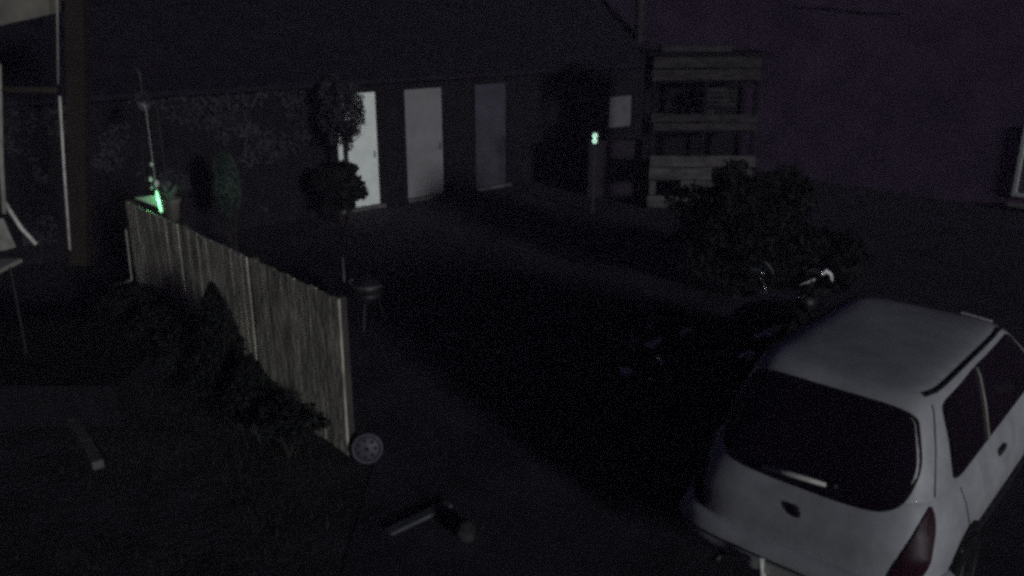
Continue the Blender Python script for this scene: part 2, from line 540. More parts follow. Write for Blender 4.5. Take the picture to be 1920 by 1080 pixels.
        # arches and wheels
        for wy in (0.70, 3.06):
            cir = [Vector((wy + 0.335 * math.cos(2 * PI * k / 40), 0.30 + 0.335 * math.sin(2 * PI * k / 40))) for k in range(40)]
            cir = [Vector((c_.x, max(c_.y, 0.19))) for c_ in cir]
            obj('wheel_arch', patch(cir, lambda y, z: surf_side(y, z, 0.010, False, s), 4), M['rubber'], t, True)
            make_wheel(t, s * 0.765, wy, M['alloy'])
        # mirror
        mb = obj('wing_mirror', BX((0, 0, 0), (0.17, 0.09, 0.12), None, 0.03), paint if not detail else M['plastic'], t, True)
        mb.location = (s * 0.83, 2.25, 1.03)
        obj('mirror_glass', BX((0, -0.049, 0), (0.13, 0.004, 0.085)), M['chrome'], mb)
        # headlights
        hl = smooth_outline([(0.36, 0.74), (0.64, 0.76), (0.68, 0.62), (0.40, 0.58)], 0.25)
        obj('headlight', patch([Vector((p.x * s, p.y)) for p in hl], lambda x, z: surf_front(x, z, 0.006, False), 4), M['clear'], t, True)
    # windscreen
    wsn = smooth_outline([(-0.50, 1.42), (0.50, 1.42), (0.62, 1.0), (-0.62, 1.0)], 0.12)
    obj('windscreen', patch(wsn, lambda x, z: surf_front(x, z, 0.008, True)), M['glass'], t, True)
    pts = [surf_front(-0.02 + 0.34 * k / 8, 1.452, 0.012, True) for k in range(9)]
    # bumper: a bowed band round the tail
    def bump_band(z0, z1, off, y_end, mtl, name):
        zs_ = [z0 + (z1 - z0) * k / 6 for k in range(7)]
        bm = bmesh.new()
        g = []
        for k, z in enumerate(zs_):
            row = []
            bul = off * (0.55 + 0.45 * math.sin(PI * k / 6))
            for i in range(41):
                th = -PI / 2 + PI * i / 40
                th *= 0.985
                w_, r_, f_ = 0.80 + bul, -0.02 - bul, 3.8
                a = 0.62 if False else (f_ - r_) / 2
                yc = (f_ + r_) / 2
                x = w_ * math.copysign(abs(math.sin(th)) ** (2 / LQ), th)
                y = yc - a * max(0.0, math.cos(th)) ** (2 / 14)
                if y > y_end:
                    y = y_end
                row.append(bm.verts.new((x, y, z)))
            g.append(row)
        inner = []
        for row in (g[0], g[-1]):
            inner.append([bm.verts.new((v.co.x * 0.93, v.co.y + 0.05, v.co.z)) for v in row])
        for i in range(len(g) - 1):
            for k in range(40):
                bm.faces.new((g[i][k], g[i][k + 1], g[i + 1][k + 1], g[i + 1][k]))
        for row, inn in ((g[0], inner[0]), (g[-1], inner[1])):
            for k in range(40):
                bm.faces.new((row[k], row[k + 1], inn[k + 1], inn[k]))
        return obj(name, bm, mtl, t, True)
    bump_band(0.27, 0.475, 0.075, 0.36, paint, 'rear_bumper')
    bump_band(0.352, 0.392, 0.083, 0.36, M['plastic'], 'bumper_strip')
    # plate, badge, wiper, plate lamp, exhaust
    npl = obj('number_plate', BX((0, -0.116, 0.315), (0.52, 0.012, 0.10), None, 0.004), M['plate'] if detail else M['plastic'], t)
    bd = obj('badge', LT([(0.0, 0.0), (0.045, 0.0), (0.048, 0.006), (0.03, 0.01), (0.0, 0.011)], 28, Matrix.Translation((0, surf_rear(0, 0.72, 0.002, False).y, 0.72)) @ Matrix.Rotation(R(90), 4, 'X')), M['plastic'], t, True)
    if detail:
        x0, x1 = -0.19, 0.17
        p0 = rear_any(-0.24, 0.915, 0.04); p1 = rear_any(0.15, 0.935, 0.04)
        wp = obj('rear_wiper', TB([p0, (p0 + p1) / 2 + Vector((0, -0.006, 0.004)), p1], [0.018, 0.017, 0.013], 8), M['palebright'], t, True)
        obj('wiper_blade', TB([p0 + Vector((-0.05, 0.006, -0.022)), p1 + Vector((0.08, 0.006, -0.020))], 0.009, 6), M['plastic'], wp)
        obj('wiper_spindle', LT([(0, 0), (0.022, 0), (0.018, 0.02), (0, 0.024)], 16, Matrix.Translation(p1 + Vector((0.045, 0.02, 0.008))) @ Matrix.Rotation(R(105), 4, 'X')), M['alloy'], wp, True)
        # highlight on the windscreen's top edge, modelled as a white strip
        obj('roof_edge_glint', TB([(0.24, 2.09, 1.497), (0.45, 2.065, 1.487)], 0.008, 6), M['bright'], t)
        # tow eye upright under the bumper
        obj('towing_bracket', TB([(-0.10, -0.16, 0.42), (-0.10, -0.16, 0.30), (-0.10, -0.05, 0.24)], 0.018, 8), M['palebright'], t, True)
        # bright corner of the bumper
    obj('exhaust_pipe', TB([(-0.45, 0.3, 0.2), (-0.45, -0.08, 0.2)], 0.025, 12), M['alloy'], t, True)
    return t

CAR_AZ = R(42.2)
car = make_car('parked_car', 'silver white hatchback parked with its tail towards us, in the right foreground', M['carpaint'], (1.71, 4.50, 0.0), CAR_AZ)

# ------------------------------------------------------------------ motorcycle
def make_bike(loc, az):
    t = thing('motorcycle', 'black motorcycle on its side stand between the silver car and the dark bush', 'motorcycle', loc, -az)
    def wheel(y, r_):
        mx = Matrix.Translation((0, y, r_)) @ AX
        wh = obj('wheel', torus(r_ - 0.055, 0.058, mx, 40, 10), M['rubber'], t, True)
        obj('rim', torus(r_ - 0.11, 0.014, mx, 40, 8), M['chrome'], wh, True)
        bm = bmesh.new()
        for k in range(16):
            a = 2 * PI * k / 16
            tube(bm, [(0, y + 0.03 * math.cos(a), r_ + 0.03 * math.sin(a)), (0, y + (r_ - 0.11) * math.cos(a + 0.15), r_ + (r_ - 0.11) * math.sin(a + 0.15))], 0.003, 5)
        obj('spokes', bm, M['alloy'], wh)
        obj('hub', LT([(0.0, -0.06), (0.05, -0.06), (0.035, 0), (0.05, 0.06), (0, 0.06)], 20, mx), M['chrome'], wh, True)
        # mudguard
        bm = bmesh.new()
        rows = []
        for k in range(15):
            a = R(20) + R(150) * k / 14
            rr = r_ + 0.03
            row = []
            for j in range(7):
                b = (j - 3) / 3
                row.append(bm.verts.new((b * 0.085, y + (rr - 0.03 * b * b) * math.cos(a), r_ + (rr - 0.03 * b * b) * math.sin(a))))
            rows.append(row)
        for a_, b_ in zip(rows, rows[1:]):
            for j in range(6):
                bm.faces.new((a_[j], a_[j + 1], b_[j + 1], b_[j]))
        obj('mudguard', bm, M['blackmetal'], t, True)
    wheel(0.0, 0.32)
    wheel(1.58, 0.33)
    bm = bmesh.new()
    for s in (-1, 1):
        tube(bm, [(s * 0.07, 0.0, 0.32), (s * 0.10, 0.35, 0.36), (s * 0.11, 0.75, 0.26), (s * 0.08, 1.05, 0.34), (0, 1.22, 0.82)], 0.018, 8)
        tube(bm, [(s * 0.08, 0.05, 0.62), (s * 0.08, 0.45, 0.66), (0, 1.22, 0.86)], 0.018, 8)
        tube(bm, [(s * 0.09, 0.0, 0.34), (s * 0.10, 0.1, 0.64)], 0.022, 8)
    obj('frame', bm, M['blackmetal'], t, True)
    bm = bmesh.new()
    bmesh.ops.create_uvsphere(bm, u_segments=20, v_segments=12, radius=1, matrix=Matrix.Translation((0, 0.92, 0.80)) @ Matrix.Rotation(R(8), 4, 'X') @ Matrix.Diagonal((0.15, 0.30, 0.13, 1)))
    obj('fuel_tank', bm, M['blackmetal'], t, True)
    bm = bmesh.new()
    bmesh.ops.create_uvsphere(bm, u_segments=20, v_segments=10, radius=1, matrix=Matrix.Translation((0, 0.48, 0.70)) @ Matrix.Diagonal((0.16, 0.26, 0.06, 1)))
    bmesh.ops.create_uvsphere(bm, u_segments=20, v_segments=10, radius=1, matrix=Matrix.Translation((0, 0.12, 0.76)) @ Matrix.Diagonal((0.12, 0.22, 0.055, 1)))
    obj('seat', bm, M['rubber'], t, True)
    bm = BX((0, 0.80, 0.40), (0.24, 0.34, 0.24), None, 0.05)
    for s in (-1, 1):
        lathe(bm, [(0.075 + 0.012 * (k % 2), 0.02 * k) for k in range(10)], 20, Matrix.Translation((0, 0.80 + s * 0.03, 0.46)) @ Matrix.Rotation(R(-24) * s, 4, 'X'))
    obj('engine', bm, M['plastic'], t)
    obj('engine_cover', LT([(0, 0), (0.10, 0), (0.095, 0.025), (0.05, 0.04), (0, 0.042)], 28, Matrix.Translation((0.12, 0.78, 0.40)) @ AX), M['chrome'], t, True)
    obj('engine_cover', LT([(0, 0), (0.08, 0), (0.075, 0.02), (0, 0.03)], 28, Matrix.Translation((-0.12, 0.78, 0.40)) @ Matrix.Rotation(R(-90), 4, 'Y')), M['chrome'], t, True)
    obj('air_cleaner', LT([(0, 0), (0.085, 0), (0.085, 0.05), (0.06, 0.065), (0, 0.07)], 28, Matrix.Translation((0.12, 0.90, 0.62)) @ AX), M['chrome'], t, True)
    ex = obj('exhaust', TB([(0.13, 1.02, 0.50), (0.16, 1.10, 0.34), (0.17, 0.85, 0.24), (0.17, 0.45, 0.26)], 0.022, 10), M['alloy'], t, True)
    obj('silencer', TB([(0.17, 0.46, 0.26), (0.17, 0.40, 0.262), (0.175, -0.30, 0.32), (0.175, -0.36, 0.325)], [0.024, 0.045, 0.048, 0.036], 14), M['blackmetal'], ex, True)
    obj('exhaust_tip', TB([(0.175, -0.34, 0.323), (0.175, -0.43, 0.33)], [0.04, 0.045], 14), M['bright'], ex, True)  # white to paint a glint at the exhaust end
    bm = bmesh.new()
    for s in (-1, 1):
        tube(bm, [(s * 0.09, 1.58, 0.33), (s * 0.09, 1.24, 0.92)], 0.022, 10)
    obj('fork', bm, M['blackmetal'], t, True)
    obj('headlight', LT([(0, -0.13), (0.06, -0.11), (0.095, -0.04), (0.10, 0.02), (0.085, 0.035), (0, 0.04)], 28, Matrix.Translation((0, 1.40, 0.90)) @ Matrix.Rotation(R(-90), 4, 'X')), M['blackmetal'], t, True)
    bars = obj('handlebar', TB([(-0.40, 0.98, 1.02), (-0.28, 1.06, 1.03), (-0.12, 1.18, 0.97), (0.12, 1.18, 0.97), (0.28, 1.06, 1.03), (0.40, 0.98, 1.02)], 0.013, 10), M['chrome'], t, True)
    for s in (-1, 1):
        obj('grip', TB([(s * 0.28, 1.06, 1.03), (s * 0.41, 0.97, 1.02)], 0.019, 12), M['rubber'], bars, True)
        mi = obj('mirror', TB([(s * 0.22, 1.09, 1.03), (s * 0.27, 1.11, 1.13), (s * 0.31, 1.10, 1.19)], 0.008, 8), M['chrome'], t, True)
        hd = LT([(0, 0), (0.045, 0.004), (0.062, 0.018), (0.064, 0.03), (0.058, 0.032), (0, 0.03)], 24, Matrix.Translation((s * 0.33, 1.12, 1.21)) @ Matrix.Rotation(R(90), 4, 'X') @ Matrix.Diagonal((1.25, 0.8, 1, 1)))
        obj('mirror_head', hd, M['chrome'], mi, True)
    for s in (-1, 1):
        obj('indicator', LT([(0, -0.03), (0.025, -0.02), (0.028, 0.01), (0, 0.015)], 16, Matrix.Translation((s * 0.16, 0.02 - 0.14, 0.62)) @ Matrix.Rotation(R(90), 4, 'X')), M['bright'], t, True)
    obj('tail_light', LT([(0, -0.03), (0.035, -0.03), (0.04, 0.02), (0, 0.03)], 20, Matrix.Translation((0, -0.20, 0.68)) @ Matrix.Rotation(R(90), 4, 'X')), M['red'], t, True)
    obj('number_plate', BX((0, -0.30, 0.55), (0.17, 0.006, 0.13)), M['plate'], t)
    obj('side_stand', TB([(-0.10, 0.70, 0.24), (-0.24, 0.78, 0.0)], 0.012, 8), M['blackmetal'], t)
    piv = Vector((0, 1.24, 0.92)); axis = Vector((0, -0.34, 0.59)).normalized()
    turn = Matrix.Translation(piv) @ Matrix.Rotation(R(36), 4, axis) @ Matrix.Translation(-piv)
    for ch in t.children:
        nm = ch.name.split('.')[0]
        cy = sum(v.co.y for v in ch.data.vertices) / len(ch.data.vertices)
        if nm in ('handlebar', 'mirror', 'fork', 'headlight') or (nm in ('wheel', 'mudguard') and cy > 1.0):
            for o in [ch] + list(ch.children):
                o.data.transform(turn)
    lean = Matrix.Rotation(R(4), 4, 'Y')
    for ch in t.children:
        if ch.name.split('.')[0] != 'side_stand':
            ch.matrix_local = lean
    return t

bp = at(1150, 715)
bike = make_bike((1.47, 7.74, 0.0), R(86))
bike.scale = (1.02, 1.02, 1.02)
bpy.context.view_layer.update()
binv = bike.matrix_world.inverted()
def onbike(Y, *px):
    return [binv @ at_y(x, y, Y) for x, y in px]
obj('handlebar_glint', TB(onbike(7.65, (1500, 534), (1524, 525), (1540, 515), (1549, 508), (1557, 514), (1560, 527)), [0.007, 0.010, 0.015, 0.021, 0.017, 0.012], 10), M['bright'], bike, True)  # glint of the lit handlebar, painted as a white tube
obj('handlebar_glint', TB(onbike(8.3, (1432, 490), (1441, 497), (1450, 511)), 0.011, 8), M['hose'], bike, True)  # fainter glint on the far bar, painted as a grey tube
obj('engine_glint', TB(onbike(7.55, (1274, 628), (1283, 621), (1297, 618)), [0.018, 0.03, 0.012], 10), M['bright'], bike, True)  # glint near the engine, put in as a white piece
obj('low_glint', TB(onbike(7.5, (1208, 645), (1222, 650), (1236, 638), (1240, 632)), [0.022, 0.036, 0.026, 0.016], 12), M['bright'], bike, True)  # low glint on the bike's flank, put in as a white piece

# ------------------------------------------------------------------ fence of boards
P1 = Vector((-1.35, 6.41)); P0 = Vector((-4.63, 10.10))
fd = (P0 - P1).normalized(); FL = (P0 - P1).length
fn = Vector((fd.y, -fd.x))
if fn.dot(-P1) < 0: fn = -fn
fz = math.atan2(fd.y, fd.x)
FH = 1.45
fence = thing('board_fence', 'pale weathered fence of upright boards running back from the yard to the garden lamp', 'fence', (P1.x, P1.y, 0), fz)
ly = -1 if (Vector((-math.sin(fz), math.cos(fz))).dot(fn) < 0) else 1    # local y sign that faces the camera
nb = 0
s0 = 0.10
posts = [0.0, 1.60, 3.27, FL]
bmesh_board = {}
for pi in range(3):
    a, b = (posts[pi] + 0.03 if pi else -0.005), posts[pi + 1] - 0.03
    n = 13 if pi == 0 else 14
    pitch = (b - a) / n
    for k in range(n):
        wd = pitch - 0.005
        key = (pi, k % 4)
        if key not in bmesh_board:
            bm = BX((0, 0, 0), (wd, 0.018, FH - 0.07), None, 0.0)
            bb = obj('board', bm, M['board'], fence)
            bmesh_board[key] = bb
        else:
            bb = bmesh_board[key].copy(); C.objects.link(bb)
        bb.parent = fence
        bb.location = (a + pitch * (k + 0.5), ly * (0.03 + random.uniform(-0.002, 0.002)), 0.05 + (FH - 0.07) / 2 + random.uniform(-0.006, 0.006))
        bb.rotation_euler = (random.uniform(-.004, .004), random.uniform(-.006, .006), random.uniform(-.02, .02))
    for zz in (0.35, 1.15):
        obj('rail', BX(((a + b) / 2 + 0.06, -ly * 0.005, zz), (b - a - 0.13, 0.04, 0.07)), M['post'], fence)
for i, s in enumerate(posts):
    if i == 0:
        pm = obj('post', BX((0, ly * 0.012, FH / 2), (0.06, 0.07, FH - 0.03), None, 0.006), M['post'], fence)
        pm.location = (0.04, -ly * 0.025, 0)
    else:
        pm = obj('post', BX((0, 0, (FH + 0.0) / 2 - 0.02), (0.09, 0.07, FH + 0.0), None, 0.006), M['post'], fence)
        pm.location = (s, -ly * 0.02, 0)

# ------------------------------------------------------------------ plants
from mathutils import noise as mn
def leaf_cloud(n, dims, size, shape='round', seed=1, hole=0.35):
    rd = random.Random(seed)
    bm = bmesh.new()
    cnt = 0
    while cnt < n:
        if shape == 'round':
            v = Vector((rd.uniform(-1, 1), rd.uniform(-1, 1), rd.uniform(-1, 1)))
            d = v.length
            if d > 1: continue
            lump = 0.78 + 0.42 * mn.noise(v.normalized() * 2.1 + Vector((seed, 0, 0)))
            if d > lump or d < 0.25: continue
        elif shape == 'cone':
            z = rd.uniform(-1, 1)
            rr = (1 - (z + 1) / 2) ** 0.7 * (1 - 0.15 * rd.random())
            a = rd.uniform(0, 2 * PI); q = rr * math.sqrt(rd.random())
            v = Vector((q * math.cos(a), q * math.sin(a), z))
        else:   # ellipse column
            v = Vector((rd.uniform(-1, 1), rd.uniform(-1, 1), rd.uniform(-1, 1)))
            if v.length > 0.92 + 0.1 * mn.noise(v * 3): continue
        if mn.noise(v * 3.3 + Vector((seed * 3.1, 5, 2))) < -hole: continue
        p = Vector((v.x * dims[0], v.y * dims[1], v.z * dims[2]))
        q = Matrix.Rotation(rd.uniform(0, 2 * PI), 3, 'Z') @ Matrix.Rotation(rd.uniform(-1.3, 1.3), 3, 'X') @ Matrix.Rotation(rd.uniform(0, 2 * PI), 3, 'Y')
        s = size * rd.uniform(0.6, 1.4)
        vs = [bm.verts.new(p + q @ Vector(c)) for c in ((-s * .45, 0, 0), (0, -s, 0.1 * s), (s * .45, 0, 0), (0, s, 0.1 * s))]
        bm.faces.new(vs)
        cnt += 1
    return bm

def shrub(name, label, loc, dims, n, size, m, shape='round', seed=1, cat='shrub', stem=0.3, group=None):
    t = thing(name, label, cat, loc, 0, group)
    h = dims[2]
    f = obj('foliage', leaf_cloud(n, dims, size, shape, seed), m, t)
    f.location = (0, 0, h + stem * 0.4)
    f['kind'] = 'stuff'
    rd = random.Random(seed + 7)
    bm = bmesh.new()
    for k in range(6):
        a = rd.uniform(0, 2 * PI)
        e = Vector((dims[0] * 0.55 * math.cos(a), dims[1] * 0.55 * math.sin(a), h * rd.uniform(1.0, 1.6)))
        tube(bm, [(0.03 * math.cos(a), 0.03 * math.sin(a), -0.05), e * 0.5 + Vector((0, 0, 0.05)), e], [0.02, 0.012, 0.005], 6)
    obj('stems', bm, M['bark'], t)
    return t

def tree(label, loc, trunk_h, dims, n, size, m, seed=3, r_=0.11):
    t = thing('tree', label, 'tree', loc)
    rd = random.Random(seed)
    bm = bmesh.new()
    top = Vector((rd.uniform(-.15, .15), rd.uniform(-.15, .15), trunk_h + dims[2]))
    tube(bm, [(0, 0, -0.1), (0.03, 0.02, trunk_h * .5), (0.0, 0.04, trunk_h), top], [r_ * 1.25, r_, r_ * .8, r_ * .2], 10)
    obj('trunk', bm, M['bark'], t, True)
    bm = bmesh.new()
    for k in range(9):
        a = rd.uniform(0, 2 * PI)
        z0 = trunk_h * rd.uniform(.75, 1.25)
        e = Vector((dims[0] * .7 * math.cos(a), dims[1] * .7 * math.sin(a), trunk_h + dims[2] * rd.uniform(.3, 1.5)))
        tube(bm, [(0, 0, z0), (e.x * .5, e.y * .5, (z0 + e.z) / 2 - .05), e], [r_ * .45, r_ * .25, r_ * .08], 6)
    obj('limbs', bm, M['bark'], t, True)
    f = obj('crown', leaf_cloud(n, dims, size, 'round', seed), m, t)
    f['kind'] = 'stuff'
    f.location = (0, 0, trunk_h + dims[2] * .9)
    return t

# dark shrubs in front of the fence
def on_fence(s, off):
    p = P1 + fd * s + fn * off
    return (p.x, p.y, 0)
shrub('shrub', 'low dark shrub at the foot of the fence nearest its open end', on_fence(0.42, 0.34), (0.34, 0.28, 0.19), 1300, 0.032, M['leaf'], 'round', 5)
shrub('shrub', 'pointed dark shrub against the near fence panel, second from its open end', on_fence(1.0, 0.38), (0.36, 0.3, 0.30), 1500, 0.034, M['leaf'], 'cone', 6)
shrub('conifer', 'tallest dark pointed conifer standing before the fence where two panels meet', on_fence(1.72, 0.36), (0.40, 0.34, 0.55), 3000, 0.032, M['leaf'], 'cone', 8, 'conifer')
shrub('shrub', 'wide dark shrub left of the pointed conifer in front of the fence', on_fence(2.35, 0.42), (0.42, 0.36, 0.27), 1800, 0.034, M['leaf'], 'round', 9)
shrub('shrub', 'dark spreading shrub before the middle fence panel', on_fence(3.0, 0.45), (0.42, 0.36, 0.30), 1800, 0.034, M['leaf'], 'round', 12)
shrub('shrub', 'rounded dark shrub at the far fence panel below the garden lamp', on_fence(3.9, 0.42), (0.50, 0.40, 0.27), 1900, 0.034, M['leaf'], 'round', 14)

# big dark bush in front of the far car and the wall
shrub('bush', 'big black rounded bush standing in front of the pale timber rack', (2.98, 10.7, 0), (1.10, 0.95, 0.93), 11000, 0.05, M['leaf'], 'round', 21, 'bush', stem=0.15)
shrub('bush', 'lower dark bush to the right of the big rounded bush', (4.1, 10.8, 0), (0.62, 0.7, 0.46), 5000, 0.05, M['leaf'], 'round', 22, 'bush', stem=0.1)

# tall rack of boards beyond the bush
k0, k1 = at_y(1212, 398, 16.0), at_y(1405, 398, 16.0)
RW = k1.x - k0.x
rk = thing('timber_rack', 'tall open rack faced with pale mottled boards, rising behind the big black bush', 'rack', (k0.x, 16.0, 0))
def zrow(py): return at_y(1290, py, 16.0).z
rows = [(106, 126, 'palewood'), (130, 150, 'palewood'), (214, 228, 'palewood'), (231, 244, 'palewood'), (292, 312, 'brightwood'), (315, 336, 'brightwood'), (366, 386, 'brightwood'), (388, 404, 'brightwood')]
for ya, yb, mk in rows:
    za, zb = zrow(ya), max(0.02, zrow(yb))
    sag = random.uniform(-.012, .012)
    o_ = obj('board', BX((RW / 2 + random.uniform(-.03, .03), -0.02, (za + zb) / 2), (RW - 0.04 + random.uniform(-.05, .05), 0.03, za - zb), Matrix.Rotation(sag, 3, 'Y')), M[mk], rk)
z3, z4 = zrow(338), zrow(364)
for xa, xb in ((0.03, 0.15), (0.62, 0.86), (0.89, RW - 0.03)):
    obj('board', BX(((xa + xb) / 2, -0.02, (z3 + z4) / 2), (xb - xa, 0.03, z3 - z4)), M['brightwood'], rk)
for x in (0.04, RW / 2, RW - 0.04):
    for y in (0.05, 0.95):
        obj('post', BX((x, y, zrow(104) / 2), (0.08, 0.08, zrow(104))), M['darkwood'], rk)
for py in (152, 246, 338):
    obj('shelf', BX((RW / 2, 0.5, zrow(py) - 0.02), (RW - 0.1, 0.8, 0.04)), M['darkwood'], rk)
obj('back_panel', BX((RW / 2, 1.02, zrow(104) / 2), (RW, 0.03, zrow(104))), M['darkwood'], rk)
obj('top', BX((RW / 2, 0.5, zrow(104) + 0.03), (RW + 0.2, 1.3, 0.05)), M['darkwood'], rk)

# dark shapes before the white door
d = at(650, 410)
shrub('bush', 'round black bush covering the lower left of the white door', (d.x + 0.05, d.y - 0.55, 0), (0.48, 0.48, 0.50), 5200, 0.05, M['leaf'], 'round', 31, 'bush', stem=0.5)
tree('slim grey leaved tree whose crown hides the upper left of the white door', (d.x + 0.12, d.y - 0.4, 0), 1.32, (0.44, 0.42, 0.70), 3600, 0.036, M['leafgrey'], 35, 0.05)

# green-lit conifer and small plants near the lamp
c_ = at_y(425, 345, 12.6)
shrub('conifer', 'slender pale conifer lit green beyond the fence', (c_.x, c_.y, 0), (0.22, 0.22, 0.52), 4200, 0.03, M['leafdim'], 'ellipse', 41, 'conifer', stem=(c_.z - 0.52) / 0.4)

# ------------------------------------------------------------------ garden lamp
LPp = P1 + fd * (FL - 0.62) + fn * 0.0
lp = at_y(298, 378, LPp.y)
lamp = thing('garden_lamp', 'glowing green tube lamp fixed on top of the fence beside its tilted reflector', 'lamp', (lp.x, lp.y, 0))
zt = lp.z
obj('bracket', BX((0, 0.04, zt - 0.20), (0.03, 0.05, 0.14), None, 0.005), M['blackmetal'], lamp)
tb = obj('light_tube', TB([(0.014, 0, zt - 0.125), (0.012, 0, zt - 0.11), (0.0, 0, zt), (-0.012, 0, zt + 0.12), (-0.012, 0, zt + 0.13)], [0.012, 0.020, 0.018, 0.013, 0.008], 16), M['tube'], lamp, True)
bm = bmesh.new()
vs = [bm.verts.new(p) for p in ((-0.03, 0.02, zt + 0.07), (-0.05, 0.05, zt - 0.07), (-0.29, 0.03, zt + 0.035), (-0.27, -0.01, zt + 0.05))]
bm.faces.new(vs)
r_ = bmesh.ops.extrude_face_region(bm, geom=bm.faces[:])
bmesh.ops.translate(bm, vec=(0, 0.012, 0.0), verts=[e for e in r_['geom'] if isinstance(e, bmesh.types.BMVert)])
obj('reflector', bm, M['pale'], lamp)
pl = bpy.data.lights.new('lamp_glow', 'POINT')
pl.energy = 1.3
pl.color = (0.22, 1.0, 0.42)
pl.shadow_soft_size = 0.03
po = bpy.data.objects.new('lamp_glow', pl)
C.objects.link(po)
po.parent = lamp
po.location = (0.0, -0.10, zt + 0.02)

# potted plant on the lit side, with pale leaves
pp = at_y(322, 400, lp.y + 0.35)
pot = thing('potted_plant', 'potted plant with broad leaves lit green just right of the lamp', 'plant', (pp.x, pp.y, 0))
stand_h = pp.z - 0.02
obj('stand', LT([(0.14, 0), (0.05, 0.05), (0.04, stand_h - 0.1), (0.12, stand_h - 0.08), (0.12, stand_h - 0.06)], 20), M['blackmetal'], pot, True)
obj('pot', LT([(0.08, stand_h - 0.06), (0.11, stand_h + 0.16), (0.125, stand_h + 0.17), (0.12, stand_h + 0.20), (0.10, stand_h + 0.20), (0.09, stand_h + 0.15), (0, stand_h + 0.15)], 28), M['terracotta'], pot, True)
def big_leaf(L, wd, mxx):
    bm = bmesh.new()
    rows = []
    for i in range(7):
        t = i / 6
        w_ = wd * math.sin(PI * min(1, t * 0.9 + 0.08)) ** 0.8
        z = L * (t - 0.55 * t * t)
        rows.append([bm.verts.new(mxx @ Vector((x * w_, L * t, z - abs(x) * w_ * .3))) for x in (-1, 0, 1)])
    for a_, b_ in zip(rows, rows[1:]):
        for j in range(2):
            bm.faces.new((a_[j], a_[j + 1], b_[j + 1], b_[j]))
    return bm
for k in range(11):
    mxx = Matrix.Translation((0, 0, stand_h + 0.17)) @ Matrix.Rotation(k * 2.4, 4, 'Z') @ Matrix.Rotation(R(15 + 5 * (k % 4)), 4, 'X')
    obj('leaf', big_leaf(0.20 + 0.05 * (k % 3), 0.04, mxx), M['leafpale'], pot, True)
# wind chime of small beads hanging near the lamp
wc = at_y(286, 300, lp.y + 0.1)
ch = thing('hanging_ornament', 'string of small pale ornaments hanging above the garden lamp', 'ornament', (wc.x, wc.y, wc.z))
obj('cord', TB([(0, 0, 0.62), (0, 0, -0.33)], 0.003, 6), M['palebright'], ch)
for dx, dz, rr in ((-0.02, -0.05, .018), (-0.05, -0.22, .024), (0.012, -0.27, .03), (-0.05, -0.32, .014)):
    bm = bmesh.new(); bmesh.ops.create_uvsphere(bm, u_segments=14, v_segments=8, radius=rr, matrix=Matrix.Translation((dx, 0, dz)) @ Matrix.Diagonal((1, 1, 1.4, 1)))
    obj('bead', bm, M['palebright'], ch, True)
hz = wc.z + 0.62
obj('hook_pole', TB([(0.12, 0.02, -wc.z), (0.12, 0.02, 0.58), (0.06, 0.01, 0.66), (0, 0, 0.62)], 0.008, 8), M['blackmetal'], ch)

# ------------------------------------------------------------------ outbuilding with three pale doors
A0 = Vector((-2.54, 16.2)); A1 = Vector((-1.385, 17.2))
ud = (A1 - A0).normalized()
bz = math.atan2(ud.y, ud.x)
SH = thing('outbuilding', 'long dark outbuilding with a white, a dimmed and the charcoal door across the back', 'building', (A0.x, A0.y, 0), bz)
X0, X1, HB, DP = -9.5, 7.95, 2.55, 4.2
doors = [(-0.86, 0.0, 'white', 'bright white door'), (0.63, 1.53, 'grey', 'door darkened in its colour for the fading light'), (2.35, 3.20, 'dimmest', 'charcoal door, its colour darkened for the fading light')]  # door tones step down to put the fading light into the colour
DH, DB = 2.17, 0.04
# wall built round the openings
bm = bmesh.new()
xs = X0
for (a, b_, _, _) in doors + [(6.35, 7.25, 'win', '')]:
    box(bm, ((xs + a) / 2, 0.12, HB / 2), (a - xs, 0.24, HB))
    xs = b_
box(bm, ((xs + X1) / 2, 0.12, HB / 2), (X1 - xs, 0.24, HB))
for (a, b_, _, _) in doors:
    box(bm, ((a + b_) / 2, 0.12, (DH + HB) / 2), (b_ - a, 0.24, HB - DH))
    box(bm, ((a + b_) / 2, 0.12, 0.02), (b_ - a, 0.24, 0.04))
box(bm, (6.8, 0.12, 0.45), (0.9, 0.24, 0.9)); box(bm, (6.8, 0.12, (1.72 + HB) / 2), (0.9, 0.24, HB - 1.72))
box(bm, (X0 + .12, DP / 2, HB / 2), (0.24, DP - 0.49, HB)); box(bm, (X1 - .12, DP / 2, HB / 2), (0.24, DP - 0.49, HB))
box(bm, ((X0 + X1) / 2, DP - .12, HB / 2), (X1 - X0, 0.24, HB))
obj('wall', bm, M['darkwood'], SH)
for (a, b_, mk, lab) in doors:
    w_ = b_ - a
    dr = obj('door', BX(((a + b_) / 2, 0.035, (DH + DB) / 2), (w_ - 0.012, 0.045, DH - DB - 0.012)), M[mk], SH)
    dr['label'] = lab
    bm = bmesh.new()
    for k in range(1, 6):
        box(bm, (a + w_ * k / 6, 0.0125, (DH + DB) / 2), (0.006, 0.003, DH - DB - 0.04))
    obj('joint', bm, M[mk], dr)
    obj('handle', BX((b_ - 0.08, 0.0, 1.02), (0.02, 0.03, 0.13), None, 0.005), M['blackmetal'], dr)
wn = obj('window', BX((6.8, 0.06, 1.31), (0.87, 0.03, 0.79)), M['blind'], SH)
bm = bmesh.new()
for q in (((6.8, 0.03, 0.925), (0.9, 0.05, 0.045)), ((6.8, 0.03, 1.695), (0.9, 0.05, 0.045)), ((6.375, 0.03, 1.31), (0.045, 0.05, 0.72)), ((7.225, 0.03, 1.31), (0.045, 0.05, 0.72))):
    box(bm, *q)
obj('frame', bm, M['darkwood'], wn)
obj('sill', BX((6.8, -0.05, 0.885), (1.0, 0.1, 0.03)), M['darkwood'], wn)
